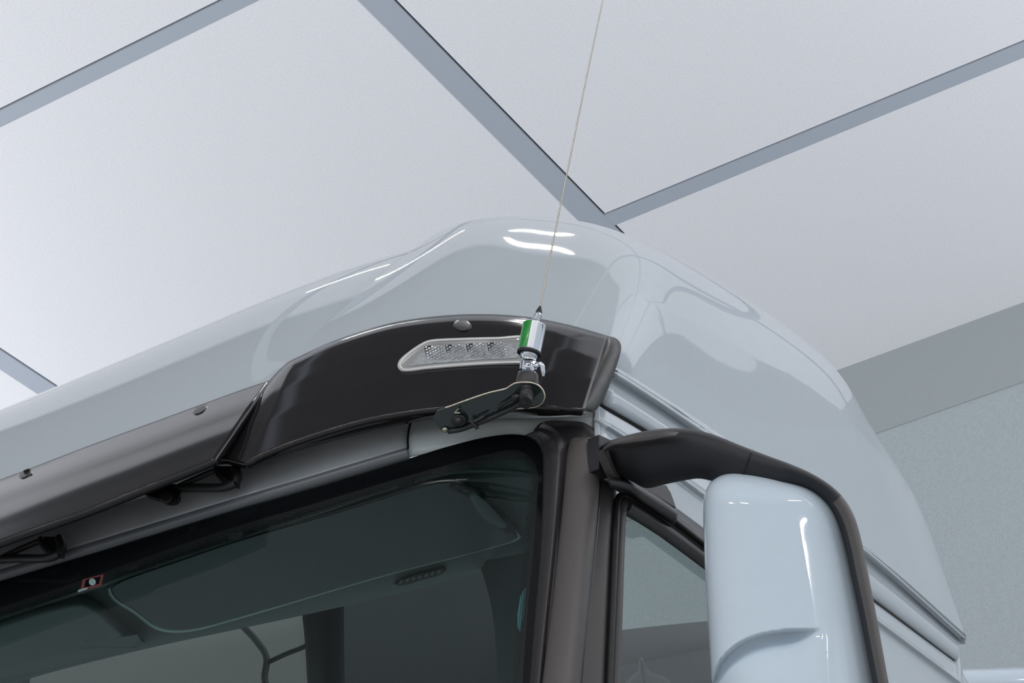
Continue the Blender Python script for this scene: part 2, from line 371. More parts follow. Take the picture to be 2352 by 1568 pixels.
# --- windshield
WT = [(-260, 1408), (0, 1334), (220, 1268), (500, 1182), (700, 1124), (935, 1054), (1040, 1022), (1120, 1003), (1180, 997), (1215, 1003), (1240, 1022), (1252, 1060), (1250, 1130), (1243, 1250), (1232, 1400), (1222, 1600), (1216, 1760)]
WI = [(-260, 1468), (0, 1394), (220, 1320), (500, 1222), (700, 1163), (935, 1093), (1040, 1064), (1120, 1043), (1170, 1033), (1198, 1036), (1220, 1052), (1235, 1085), (1234, 1140), (1226, 1250), (1212, 1400), (1198, 1600), (1190, 1760)]
def cat(*a): return [q for b in a for q in b]
glb = patch([(WT, .004), ([(-260, 1700), (0, 1700), (500, 1710), (935, 1720), (1216, 1760)], .004)], front, 20, 4)
# full pane as planar-ish skin, sampled by rows
rows = []
for fr in np.linspace(0, 1, 14):
    yb = lambda x: 1700+(x+260)/1476*60
    xs = np.linspace(-260, 1243, 40)
    top = np.interp(xs, [p[0] for p in WT[:12]], [p[1] for p in WT[:12]])
    rows.append([front(x - (27*fr*max(0, (x-900)/343)), t+(yb(x)-t)*fr, .006) for x, t in zip(xs, top)])
ws = G().grid(rows).build('windshield', M['glass'], truck)
gf = G(); fa = cr(WT, 180); fb = cr(WI, 180)
R = [[front(*(a+(b-a)*k), .003) for a, b in zip(fa, fb)] for k in (0, .5, 1)]
gf.grid(R).build('frit_border', M['frit'], ws)
# dotted fade inside the frit
L_ = [0]
for i in range(1, 180): L_.append(L_[-1]+np.linalg.norm(R[2][i]-R[2][i-1]))
fc = []
for i in range(180):
    t = nrm(fb[min(i+1, 179)]-fb[max(i-1, 0)]); nn = np.array((-t[1], t[0])); fc.append(fb[i]+nn*24)
g = G(); b0 = 0
R2 = [[front(*p, .003) for p in fb], [front(*p, .003) for p in fc]]
g.grid(R2)
for i in range(180): g.uv[i] = (L_[i]/.0036, 0); g.uv[180+i] = (L_[i]/.0036, 1)
g.build('frit_dots', dotmat('frit_dot_pattern', (.004, .005, .006), 1, 5.0, .62, .22), ws)

# --- cab interior behind the glass
def lin_y(x): return 1394-.322*x if x < 935 else 1093-.20*(x-935)
def inn(px, py, off=0):
    v = max(0, py-lin_y(px)); return front(px, py, .05+.16*v/100*.6+off)
g = patch([([(-260, 1440), (0, 1372), (500, 1205), (935, 1078), (1130, 1030), (1245, 1030)], .0), ([(-260, 1520), (0, 1440), (500, 1262), (935, 1130), (1130, 1105), (1245, 1120)], .0), ([(-260, 1600), (0, 1520), (500, 1370), (935, 1230), (1245, 1180)], .015),
           ([(-200, 1640), (60, 1548), (332, 1478), (600, 1418), (900, 1345), (1050, 1308), (1245, 1256)], .0), ([(-200, 1650), (60, 1558), (332, 1488), (600, 1430), (900, 1362), (1050, 1322), (1245, 1268)], .03), ([(-200, 1640), (60, 1548), (332, 1478), (600, 1420), (900, 1352), (1050, 1312), (1245, 1258)], .5)], inn, 60, 50)
cons = g.build('overhead_console', M['inner'], truck, solid=0)
# trim bead under the frit
tube([inn(p[0], p[1], -.02) for p in cr([(-100, 1452), (0, 1420), (400, 1287), (700, 1187), (935, 1108), (1040, 1083), (1150, 1080), (1235, 1088)], 50)], .0035, n=50).build('trim_bead', M['inner'], cons)
flap = [(246, 1352), (268, 1336), (400, 1288), (553, 1236), (700, 1193), (801, 1164), (900, 1133), (975, 1110), (1030, 1101), (1062, 1108), (1085, 1132), (1120, 1168), (1160, 1204), (1192, 1222), (1198, 1233), (1180, 1244), (1139, 1256), (1050, 1280), (906, 1317), (800, 1347), (663, 1388), (540, 1424), (440, 1450), (385, 1452), (352, 1443), (300, 1405), (256, 1376)]
def pillow(name, outl, fn, off, h, m, parent, n=140, steps=9, pw=3):
    o = cr(outl, n, closed=True); c = o.mean(0); rs = []
    for k in range(steps+1):
        s = 1-(k/steps)*.14; z = -h*math.sin(min(1, k/steps)*math.pi/2)
        # inset by a constant pixel width rather than by scale
        t = np.roll(o, -1, 0)-np.roll(o, 1, 0); ln = np.linalg.norm(t, axis=1)[:, None]; nn = np.stack([-t[:, 1], t[:, 0]], 1)/ln
        rs.append([fn(*(p+q*(k/steps)*pw), off+z) for p, q in zip(o, nn)])
    g = G().grid(rs, close_u=True); 
    cc = fn(*c, off-h); b = len(g.v); g.v.append(cc); g.uv.append((0, 0)); base = steps*n
    # inner fill as rings towards the centroid
    last = np.array(rs[-1]); g2 = []
    inner = o + nn*pw
    for s in np.linspace(1, .02, 12): g2.append([fn(*(c+(p-c)*s), off-h) for p in inner])
    g.grid(g2, close_u=True); g.cap(g2[-1])
    return g.build(name, m, parent)
pillow('flap_rim_highlight', flap, inn, -.006, .012, M['edge_highlight'], cons, pw=4)  # paler rim puts the highlight along the flap edge into its colour
tg = pillow('sun_visor_flap', [(p[0]*.985+10.5, p[1]*.975+31.5) for p in flap], inn, -.016, .012, M['flap'], cons, pw=5)
# dark shadow groove beside the flap: wide recess moulding at its right end
pillow('grip_recess', [(1068, 1112), (1100, 1120), (1130, 1150), (1178, 1196), (1190, 1212), (1170, 1226), (1150, 1215), (1110, 1175), (1080, 1145), (1030, 1118), (1040, 1108)], inn, -.035, .006, M['inner_dark'], cons, pw=6)
tube([inn(*p, -.05) for p in [(1085, 1135), (1105, 1160), (1132, 1188), (1160, 1208)]], [.006, .011, .011, .006], n=20, flat=.6).build('grip_handle', M['inner'], cons)
# latch slot with seven small ribs
pillow('vent_slot', [(905, 1340), (935, 1324), (1000, 1306), (1018, 1302), (1025, 1308), (1018, 1316), (970, 1332), (915, 1345)], inn, -.004, .004, M['inner_dark'], cons, n=60, pw=3)
for i in range(7):
    x = 922+i*14.5; y = 1335-i*3.9
    tube([inn(x-3, y+3, -.012), inn(x+2, y-3, -.014)], .0022, k=8).build('vent_rib', M['inner'], cons)
for (x, y) in ((541, 1228), (932, 1108), (300, 1298)):
    pillow('roller_clip', [(x-18, y-4), (x+12, y-13), (x+20, y-4), (x+16, y+6), (x-6, y+12), (x-16, y+8)], inn, -.02, .008, M['inner_dark'], cons, n=30, pw=3)
# second flap over the passenger side of the console
pillow('centre_tray', [(-200, 1490), (0, 1418), (90, 1388), (190, 1370), (235, 1392), (290, 1440), (335, 1475), (300, 1488), (150, 1525), (0, 1560), (-200, 1620)], inn, -.01, .03, M['inner'], cons, pw=26)
# label on the glass
stk = plate([(190, 1330), (238, 1318), (232, 1345), (184, 1357)], lambda x, y: front(x, y, .0022), .0003).build('glass_sticker', M['sticker_red'], ws, smooth=False)
plate([(197, 1331), (231, 1323), (227, 1340), (193, 1349)], lambda x, y: front(x, y, .0018), .0002).build('sticker_symbol', M['frit'], ws, smooth=False)
pts = [(212+8*math.cos(a), 1336+8*math.sin(a)) for a in np.linspace(0, 2*math.pi, 16, endpoint=False)]
plate(pts, lambda x, y: front(x, y, .0014), .0002).build('sticker_symbol', M['sticker_white'], ws, smooth=False)
plate([(180, 1354), (202, 1348), (200, 1353), (178, 1360)], lambda x, y: front(x, y, .0014), .0002).build('sticker_symbol', M['sticker_white'], ws, smooth=False)
# cabin behind the console
def yp(Y): return lambda x, y, off=0: onp(x, y, Y=Y+off)
patch([([(-200, 1430), (600, 1330), (1350, 1150)], 0), ([(-200, 2300), (600, 2300), (1350, 2300)], 0)], yp(4.0), 6, 4, lin=True).build('cab_rear_wall', M['inner_dark'], truck, solid=.02)
patch([([(80, 1490), (390, 1450), (560, 1422), (690, 1395)], 0), ([(60, 1620), (400, 1700), (600, 1700), (715, 1700)], 0)], yp(3.93), 20, 6).build('rear_locker', M['inner_light'], truck, solid=.03)
def cabx(x, y, off=0): return front(x, y, .55+off)
patch([([(690, 1380), (700, 1470), (712, 1700)], 0), ([(755, 1370), (752, 1470), (760, 1700)], -.03), ([(790, 1360), (790, 1470), (795, 1700)], 0)], cabx, 20, 10).build('curtain', M['inner_dark'], truck, solid=.004)
tube([cabx(*p, .3) for p in [(560, 1440), (588, 1470), (612, 1510), (608, 1560), (625, 1600)]], .007, n=24).build('coiled_cable', M['inner_dark'], truck)
tube([cabx(*p, .3) for p in [(612, 1522), (660, 1500), (700, 1484), (720, 1470)]], .005, n=20).build('coiled_cable', M['inner_dark'], truck)
patch([([(1236, 1255), (1230, 1330), (1215, 1700)], .02), ([(1205, 1268), (1195, 1400), (1185, 1700)], .10), ([(1100, 1290), (1130, 1400), (1150, 1700)], .3)], lambda x, y, o: front(x, y, o), 20, 10).build('pillar_lining', M['inner_dark'], truck)
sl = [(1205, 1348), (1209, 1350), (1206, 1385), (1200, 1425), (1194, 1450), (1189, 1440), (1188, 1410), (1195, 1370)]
plate(sl, lambda x, y: front(x, y, .015), .002).build('pillar_light_sliver', M['teal'], truck, smooth=False)  # teal sliver colours in the light showing behind the frit dots

# --- cabin seen through the door glass
def xi(x, y, off=0): return onp(x, y, X=-1.62+off)
patch([([(1380, 1537), (1500, 1515), (1640, 1488), (1800, 1465)], 0), ([(1380, 1760), (1500, 1760), (1640, 1760), (1800, 1760)], 0)], xi, 10, 4, lin=True).build('inner_door_trim', M['inner_dark'], truck, solid=.02)
patch([([(1380, 1452), (1500, 1438), (1640, 1424), (1800, 1405)], -.02), ([(1380, 1537), (1500, 1515), (1640, 1488), (1800, 1465)], -.02)], xi, 10, 4, lin=True).build('inner_rail', M['inner_light'], truck, solid=.02)
hr = pillow('headrest', [(1428, 1700), (1432, 1580), (1446, 1556), (1464, 1540), (1468, 1515), (1474, 1508), (1484, 1530), (1500, 1545), (1530, 1556), (1550, 1585), (1556, 1700)], lambda x, y, o=0: onp(x, y, X=-1.5+o), 0, -.03, M['inner_light'], truck, pw=8)
# --- pillars
patch([([(1205, 1000), (1228, 1010), (1244, 1038), (1247, 1090), (1241, 1250), (1227, 1420), (1213, 1600), (1205, 1760)], .002),
       ([(1235, 985), (1262, 1005), (1273, 1045), (1273, 1100), (1263, 1260), (1247, 1430), (1232, 1600), (1222, 1760)], -.016),
       ([(1245, 972), (1290, 985), (1302, 1030), (1298, 1110), (1284, 1260), (1266, 1430), (1250, 1600), (1238, 1760)], -.004),
       ([(1255, 966), (1330, 985), (1330, 1040), (1325, 1110), (1310, 1260), (1290, 1430), (1272, 1600), (1262, 1760)], .0),
       ([(1262, 965), (1366, 985), (1372, 1040), (1380, 1110), (1370, 1260), (1350, 1430), (1335, 1600), (1325, 1760)], .01)], front, 80, 30).build('pillar_frame', M['satin_black'], truck, solid=.006)
patch([([(1225, 988), (1240, 972), (1262, 966), (1300, 966), (1340, 970), (1366, 984)], -.002), ([(1235, 1000), (1262, 990), (1290, 985), (1320, 985), (1345, 990), (1366, 1004)], -.008), ([(1255, 1040), (1275, 1025), (1290, 1020), (1320, 1020), (1345, 1020), (1366, 1030)], -.002)], front, 30, 12).build('pillar_cap', M['satin_black'], truck)
def pil(px, py, off=0): return at(px, py, pd(body if False else front, px, py, 0)*0 + (pd(front, 1330-(py-1010)*.1, py)-off))
pc = []
for lx, o in ((0, .010), (.04, .024), (.2, .036), (.45, .042), (.7, .038), (.92, .024), (1, .006)):
    pts = []
    for (l, r, y) in ((1318, 1372, 1004), (1309, 1379, 1010), (1306, 1380.5, 1022), (1303, 1380, 1040), (1292, 1374, 1160), (1277, 1361, 1300), (1262, 1348, 1430), (1245, 1333, 1568), (1228, 1316, 1760)):
        pts.append((l+(r-l)*lx, y))
    pc.append((pts, o))
patch(pc, pil, 80, 30).build('pillar_cover', M['pillar'], truck, solid=.005)
patch([([(1360, 1003), (1364, 1100), (1360, 1300), (1335, 1568), (1310, 1760)], -.015), ([(1395, 1010), (1400, 1060), (1405, 1110), (1394, 1300), (1382, 1568), (1375, 1760)], -.004), ([(1402, 1030), (1410, 1070), (1412, 1125), (1400, 1300), (1388, 1568), (1380, 1760)], -.006), ([(1404, 1030), (1414, 1070), (1416, 1125), (1404, 1300), (1392, 1568), (1384, 1760)], -.02)], body, 60, 16).build('door_pillar', M['pillar'], truck)
# --- door window
def sd(x, y, off=0): return side(x, y, off)
gl = patch([([(1400, 1150), (1450, 1180), (1540, 1240), (1640, 1312), (1700, 1360), (1900, 1500)], -.012), ([(1385, 1760), (1450, 1760), (1640, 1760), (1700, 1760), (1900, 1760)], -.012)], sd, 20, 6, lin=True).build('side_window', M['sideglass'], truck)
wf = [(1394, 1760), (1399, 1568), (1406, 1400), (1412, 1260), (1416, 1180), (1418, 1150), (1428, 1136), (1448, 1144), (1500, 1178), (1560, 1220), (1640, 1278), (1720, 1336), (1900, 1470)]
tube([sd(p[0], p[1], .0) for p in cr(wf, 110)], .0055, n=110).build('window_seal', M['rubber'], truck)
wf2 = [(1405, 1760), (1411, 1568), (1417, 1400), (1422, 1260), (1426, 1180), (1430, 1158), (1440, 1154), (1500, 1194), (1560, 1236), (1640, 1296), (1720, 1354), (1900, 1488)]
tube([sd(p[0], p[1], -.004) for p in cr(wf2, 110)], .0085, n=110).build('window_channel', M['pillar'], truck)
patch([([(1428, 1160), (1500, 1206), (1560, 1248), (1640, 1306), (1900, 1500)], -.004), ([(1430, 1180), (1470, 1203), (1560, 1262), (1640, 1322), (1900, 1516)], -.011)], sd, 30, 4).build('window_sweep', M['rubber'], truck)
tube([sd(p[0], p[1], -.002) for p in cr([(1436, 1160), (1500, 1200), (1560, 1243), (1640, 1303), (1900, 1497)], 60)], .012, n=60).build('window_roll', M['satin_black'], truck)
# dark frame over the window, stepped cover ending at x=1550
patch([([(1398, 1050), (1410, 1072), (1440, 1100), (1500, 1128), (1556, 1168), (1640, 1230)], .004), ([(1402, 1090), (1420, 1104), (1440, 1112), (1500, 1150), (1556, 1195), (1640, 1262)], .018), ([(1405, 1120), (1422, 1130), (1450, 1140), (1500, 1172), (1556, 1212), (1640, 1278)], .004)], sd, 50, 14).build('door_frame', M['satin_black'], truck, solid=.01)
patch([([(1400, 1085), (1440, 1098), (1475, 1115), (1550, 1166), (1553, 1169)], .022), ([(1398, 1100), (1440, 1108), (1475, 1128), (1550, 1176), (1556, 1182)], .036), ([(1398, 1110), (1440, 1120), (1475, 1144), (1546, 1190), (1552, 1196)], .030), ([(1400, 1120), (1440, 1132), (1475, 1156), (1540, 1200), (1548, 1206)], .012)], sd, 40, 16).build('frame_cover', M['satin_black'], truck, solid=.008)
plate([(1480, 1120), (1500, 1112), (1530, 1114), (1541, 1132), (1553, 1166)], lambda x, y: sd(x, y, .026), .012).build('mirror_foot_cap', M['trim'], truck, smooth=False)

# --- mirror: arm, housing, scoop
dm0 = pd(side, 1410, 1060, .03)
def mdepth(px): return dm0 + np.interp(px, [1390, 1500, 1650, 1800, 2000], [0, -.03, -.09, -.13, -.14])
st = [((1384, 1022), (1392, 1068), .02), ((1400, 1012), (1420, 1092), .045), ((1440, 999), (1452, 1106), .05), ((1490, 988), (1484, 1121), .055), ((1540, 983), (1528, 1112), .055), ((1590, 985), (1572, 1103), .052), ((1640, 998), (1608, 1099), .05), ((1700, 1022), (1660, 1110), .045), ((1760, 1045), (1740, 1120), .042), ((1820, 1067), (1800, 1120), .040),
      ((1870, 1090), (1850, 1126), .038), ((1910, 1116), (1885, 1146), .035), ((1940, 1146), (1908, 1170), .034), ((1962, 1185), (1926, 1205), .034), ((1978, 1240), (1941, 1255), .034), ((1992, 1310), (1956, 1325), .034), ((2010, 1400), (1975, 1412), .034), ((2030, 1510), (1996, 1520), .034), ((2050, 1620), (2018, 1630), .034), ((2075, 1760), (2045, 1770), .034)]
C = cr([(a[0], a[1], b[0], b[1], t) for a, b, t in st], 120); rings = []
for (ax, ay, bx, by, t) in C:
    mx, my = (ax+bx)/2, (ay+by)/2; hx, hy = (ax-bx)/2, (ay-by)/2; d = mdepth(mx)+.01-max(0, my-1100)*.00040
    ring = []
    for a in np.linspace(0, 2*math.pi, 28, endpoint=False):
        c_, s_ = math.cos(a), math.sin(a); c2 = math.copysign(abs(c_)**.75, c_); s2 = math.copysign(abs(s_)**.75, s_)
        ring.append(at(mx+hx*c2, my+hy*c2, d+t*s2*.8-.012*c2))
    rings.append(ring)
g = G().grid(rings, close_u=True); g.cap(rings[0][::-1]); g.cap(rings[-1])
arm = g.build('mirror_arm', M['arm'], truck)
oc_ = []
for i in range(52, 120):
    c0 = np.mean(rings[i], 0); n_ = len(rings[i]); w_ = min(1, (i-52)/22)
    oc_.append([c0+(np.array(rings[i][(k) % n_])-c0)*(.99+.05*w_) for k in range(-8, 3)])
G().grid(oc_).build('arm_outer_cover', M['pillar'], arm)
# joint line round the arm and pointed root cover
def armpt(i, a):
    r = rings[i]; return r[a % 28]
k = 62
tube([armpt(34, a)+np.array(FW)*-.0004 for a in range(28)]+[armpt(34, 0)], .0012, n=60, k=6).build('arm_joint', M['frit'], arm)
rc = [([(1384, 1030), (1400, 1014), (1440, 1002), (1520, 990), (1560, 992)], .0), ([(1384, 1034), (1405, 1022), (1440, 1016), (1500, 1008), (1550, 1000)], .014), ([(1386, 1038), (1408, 1030), (1440, 1027), (1480, 1019), (1530, 1004)], .0)]
patch(rc, lambda x, y, o: at(x, y, mdepth(x)-.045-o), 40, 10).build('arm_root_cover', M['trim'], arm)
plate([(1376, 998), (1406, 1012), (1430, 1022), (1436, 1104), (1414, 1097), (1376, 1076)], lambda x, y: side(x, y, .022), .02).build('arm_bracket', M['arm'], arm, smooth=False)
plate([(1384, 1032), (1407, 1030), (1427, 1099), (1413, 1095)], lambda x, y: side(x, y, .030+.0004*(1427-x)), .012).build('bracket_web', M['pillar'], arm, smooth=False)
# housing: front shell as a grid with a scoop pressed in
LE = [(1082, 1700), (1086, 1672), (1094, 1650), (1108, 1631), (1125, 1621), (1150, 1616), (1250, 1617), (1350, 1621), (1450, 1627), (1568, 1634), (1760, 1646)]
RE = [(1082, 1720), (1086, 1768), (1094, 1800), (1108, 1850), (1125, 1887), (1150, 1914), (1180, 1932), (1250, 1950), (1350, 1974), (1450, 1995), (1568, 2018), (1760, 2054)]
def le(y): return float(np.interp(y, [p[0] for p in LE], [p[1] for p in LE]))
def re_(y): return float(np.interp(y, [p[0] for p in RE], [p[1] for p in RE]))
SC = cr([(1634, 1560), (1650, 1520), (1690, 1480), (1740, 1457), (1800, 1446), (1858, 1443), (1900, 1440)], 400)
ysamp = 1082+678*np.linspace(0, 1, 210)**1.6
RH = []
Lc = cr([(a, b) for a, b in LE], 400); Rc = cr([(a, b) for a, b in RE], 400)
for y in ysamp:
    l = float(np.interp(y, Lc[:, 0], Lc[:, 1])); r = float(np.interp(y, Rc[:, 0], Rc[:, 1])); row = []
    topf = min(1, (y-1082)/75); tb = (1-(1-topf)**2)**.5 if topf < 1 else 1
    for a in np.linspace(-1.25, 1.25, 130):
        t = math.sin(max(-math.pi/2, min(math.pi/2, a*math.pi/2/1.0))) if abs(a) <= 1 else math.copysign(1, a)
        x = (l+r)/2+(r-l)/2*t
        bul = (1-abs(t)**3.2)**.45*tb
        d = mdepth(1800)-.02+.05*(x-1800)/200*.4 + .06 - .075*bul - (y-1100)*.00040
        if abs(a) > 1: d += (abs(a)-1)*.35; x += -math.copysign(4, a)*(abs(a)-1)*4
        # pressed scoop below the curved edge
        if y > 1380:
            dd = np.hypot(SC[:, 0]-x, SC[:, 1]-y); i = int(dd.argmin()); below = (y-SC[i, 1]) if x > 1660 else (y-SC[i, 1]+(x-SC[i, 0]))
            fd = min(1, max(0, (399-i)/130)); fd = fd*fd*(3-2*fd)
            if below > 0:
                e = dd[i]; d += .030*fd*min(1, e/8)*math.exp(-max(0, e-22)/60)
        row.append(at(x, y, d))
    RH.append(row)
RH = RH[::-1]
G().grid(RH).build('mirror_housing', M['blue_white'], truck)
patch([([(1990, 1250), (2000, 1300), (2030, 1430), (2060, 1568), (2095, 1760)], 0), ([(1625, 1300), (1640, 1300), (1660, 1430), (1680, 1568), (1700, 1760)], 0)], lambda x, y, o: at(x, y, mdepth(1800)+.14), 20, 4).build('mirror_back', M['arm'], truck) if False else None

# --- black sun visor across the front
TL = [(-260, 1190), (0, 1101), (210, 1021), (390, 955), (560, 893), (617, 874)]
BL = [(-260, 1345), (0, 1242), (192, 1174), (360, 1107), (440, 1075), (491, 1054)]
def vz(x, y, off=0): return front(x, y, -off)
mid = lambda a, b, f: [(p[0]+(q[0]-p[0])*f, p[1]+(q[1]-p[1])*f) for p, q in zip(cr(a, 9), cr(b, 9))]
vis = patch([(TL if k == 0 else BL if k == 1 else mid(TL, BL, k), float(np.interp(k, [0, .08, .25, .6, 1], [.006, .02, .045, .075, .10]))) for k in (0, .08, .25, .42, .6, .8, 1)], vz, 80, 40)
TR = [(617, 874), (640, 850), (665, 829), (690, 817), (740, 793), (800, 770), (900, 741), (1000, 726), (1090, 721), (1200, 726), (1300, 744), (1370, 763), (1396, 771)]
BR = [(491, 1054), (503, 1052), (518, 1052), (540, 1058), (562, 1062), (590, 1048), (664, 1018), (760, 986), (844, 963), (930, 947), (1017, 936), (1120, 925), (1180, 925), (1234, 930), (1298, 938), (1342, 941)]
FL = [(491, 1054), (560, 955), (617, 874)]
def vcols(f): return None
cT = cr(TR, 120); cB = cr(BR, 120)
# chord-length pairing keeps the crease at the first column; the bulge stands proud to the right
rows = []
for k in np.linspace(0, 1, 40):
    row = []
    for i in range(120):
        s = i/119; p = cT[i]+(cB[i]-cT[i])*k
        base = .006+.094*k**1.0 if k > .0 else .006
        prof = np.interp(k, [0, .08, .25, .6, 1], [.006, .02, .045, .075, .10])*(1-min(1, s/.10)) + min(1, s/.10)*np.interp(k, [0, .05, .12, .3, .6, 1], [.030, .052, .062, .080, .100, .114])
        wr = max(0, s-.86)/.14
        row.append(at(p[0], p[1], pd(body, min(p[0], 1440), p[1], 0)-prof*(1-.25*wr)))
    rows.append(row)
vlast = [r[-1] for r in rows]
vis.grid(rows)
# end facet with rounded corners
oc = cr([(1398, 771.5), (1412, 775), (1423, 784), (1427, 797), (1419, 832), (1400, 885), (1385, 918), (1373, 937), (1361, 946), (1343, 942)], 40)
ol = [at(p[0], p[1], depth(v)+.022) for p, v in zip(oc, vlast)]
E = G().grid([vlast, [a*.5+b*.5-FW*.003 for a, b in zip(vlast, ol)], ol])
vo = vis.build('sun_visor', M['gloss_black'], truck, solid=.012, off=-1)
E.build('visor_end', M['visor_end'], vo, solid=.012)
# underside lip
c1 = cr([(491, 1056), (503, 1054), (518, 1054), (540, 1060), (562, 1064), (590, 1050), (664, 1020), (760, 988), (844, 965), (930, 949), (1017, 938), (1120, 930), (1180, 931), (1234, 934), (1298, 942), (1345, 950)], 90)
c2 = cr([(491, 1062), (503, 1062), (518, 1064), (545, 1072), (566, 1076), (592, 1066), (680, 1037), (760, 1014), (844, 992), (930, 974), (1017, 957), (1120, 948), (1180, 948), (1250, 955), (1310, 953), (1345, 952)], 90)
G().grid([[at(p[0], p[1], pd(front, *p)-.095) for p in c1], [at(p[0], p[1]*.5+q[1]*.5, pd(front, *p)-.088) for p, q in zip(c1, c2)], [at(q[0], q[1], pd(front, *q)-.06) for q in c2], [at(q[0], q[1]-6, pd(front, *q)-.01) for q in c2]]).build('visor_lip', M['gloss_black'], vo)
c1 = cr(BL, 60)
G().grid([[at(p[0], p[1]+.5, pd(front, *p)-.098) for p in c1], [at(p[0], p[1]+7, pd(front, *p)-.09) for p in c1], [at(p[0], p[1]+14, pd(front, *p)-.055) for p in c1]]).build('visor_lip', M['gloss_black'], vo)
# brackets under the visor
def vb(x, y, o=0): return at(x, y, pd(front, x, y)-.045-o)
for dx, dy in ((0, 0), (-404, 162)):
    sh = lambda L: [(x+dx, y+dy) for x, y in L]
    g = plate(sh([(405, 1118), (450, 1098), (500, 1068), (548, 1068), (550, 1090), (545, 1116), (522, 1126), (430, 1130), (412, 1126)]), vb, .006)
    # light opening is framed by separate bars
    g = G()
    tube([vb(*p) for p in sh([(405, 1122), (450, 1120), (520, 1118), (540, 1110)])], .007, g=g, n=14)
    tube([vb(*p) for p in sh([(540, 1112), (546, 1095), (540, 1074)])], .0075, g=g, n=10)
    tube([vb(*p) for p in sh([(498, 1076), (505, 1092), (520, 1108), (530, 1112)])], .006, g=g, n=12)
    tube([vb(*p) for p in sh([(400, 1122), (430, 1108), (470, 1090), (505, 1076)])], .005, g=g, n=12)
    plate(sh([(500, 1070), (546, 1070), (546, 1114), (516, 1108), (506, 1095)]), vb, .008, g=g)
    g.build('visor_bracket', M['rubber'], vo)
g = plate([(330, 1132), (360, 1122), (405, 1112), (410, 1130), (408, 1145), (396, 1152), (378, 1152), (366, 1146)], lambda x, y: vb(x, y, .01), .008, closed_spline=True)
g.build('visor_tab', M['gloss_black'], vo)
def disc(x, y, fn, rx, ry, th, name, m, parent, off=0, rot=0):
    p = [(x+rx*math.cos(a)*math.cos(rot)-ry*math.sin(a)*math.sin(rot), y+rx*math.cos(a)*math.sin(rot)+ry*math.sin(a)*math.cos(rot)) for a in np.linspace(0, 2*math.pi, 28, endpoint=False)]
    A = [fn(*q) for q in p]; c = fn(x, y)
    A2 = [a-FW*th for a in A]; A3 = [c+(a-c)*.8-FW*th*1.3 for a in A]; A4 = [c+(a-c)*.1-FW*th*1.45 for a in A]
    g = G().grid([A, A2, A3, A4], close_u=True); g.cap(A4); return g.build(name, m, parent)
disc(382, 1141, lambda x, y: vb(x, y, .012), 15, 12, .004, 'screw', M['satin_black'], vo)
def rayhit(obj_name):
    from mathutils.bvhtree import BVHTree
    o = bpy.data.objects[obj_name]; t = BVHTree.FromPolygons([v.co.copy() for v in o.data.vertices], [tuple(p.vertices) for p in o.data.polygons])
    def f(x, y, off=0):
        h = t.ray_cast(Vector(CP), Vector(ray(x, y)))
        d = depth(np.array(h[0])) if h[0] is not None else pd(front, x, y)-.05
        return at(x, y, d-off)
    return f
vhit = rayhit('sun_visor')
for (x, y, rx, ry, r) in ((1062, 748, 18, 11, .05), (460, 941, 16, 6, -.55), (59, 1088, 14, 6, -.6)):
    disc(x, y, vhit, rx+3, ry+3, .0005, 'screw_seat', M['frit'], vo, rot=r)
    disc(x, y, lambda a, b: vhit(a, b, .001), rx, ry, .003, 'screw', M['visor_end'], vo, rot=r)
# marker lamp set into the visor
lo = [(917, 840), (922, 828), (945, 808), (975, 789), (990, 784), (1060, 780), (1140, 778), (1215, 778), (1222, 800), (1218, 832), (1190, 833), (1130, 834), (1050, 839), (980, 845), (935, 850), (922, 848)]
def skin(outl, off, rnd=30):
    o = np.array(outl, float); o = np.array([o[int(i)]+(o[(int(i)+1) % len(o)]-o[int(i)])*(i % 1) for i in np.linspace(0, len(o), 120, endpoint=False)]); c = o.mean(0)
    return G().grid([[vhit(*(c+(p-c)*s), off) for p in o] for s in np.linspace(1, .01, 14)], close_u=True)
mk = skin(lo, .002).build('marker_lamp', M['lamp_body'], vo)
loop = cr(lo, 90, closed=True)
tube([vhit(p[0], p[1], .004) for p in loop]+[vhit(loop[0][0], loop[0][1], .004)], .0032, n=100, k=8).build('lamp_rim', M['lamp_body'], mk)
inner_l = [(937, 838), (980, 800), (1000, 794), (1080, 788), (1195, 788), (1198, 812), (1188, 822), (1100, 826), (1000, 834), (945, 840)]
skin(inner_l, .0035).build('lamp_reflector', M['reflector'], mk)
for i in range(4):
    x = 1000+i*48; y = 811-i*2.5; g = G()
    for a in range(6):
        for b in range(5):
            xx = x-17+a*7+b*1.5-4; yy = y-13+b*6.2+ (3 if a % 2 else 0) - a*.4
            if yy < 791-0.03*(xx-1000): continue
            c = vhit(xx, yy, .006); r = .0024
            ring = []
            for th, rr in ((0, r), (.5, r*.85), (.9, r*.3)):
                ring.append([c+rr*(math.cos(q)*RT+math.sin(q)*DN)-FW*th*r for q in np.linspace(0, 2*math.pi, 6, endpoint=False)])
            g.grid(ring, close_u=True); g.cap(ring[-1])
    g.build('led_cluster', M['reflector'], mk, smooth=False)
    plate([(x-26, y-16), (x-10, y-18), (x-14, y-4), (x-22, y+2)], lambda a, b: vhit(a, b, .0045), .0008).build('led_gap', M['inner_dark'], mk, smooth=False)
lens = cr([(922, 842), (950, 812), (985, 788), (1100, 782), (1215, 781), (1216, 830), (1100, 834), (1000, 841), (930, 847)], 70, closed=True)
cc = lens.mean(0)
G().grid([[vhit(*(cc+(p-cc)*s), .005+.006*(1-s**4)) for p in lens] for s in (1, .97, .9, .7, .4, .02)], close_u=True).build('lamp_lens', M['clear'], mk)

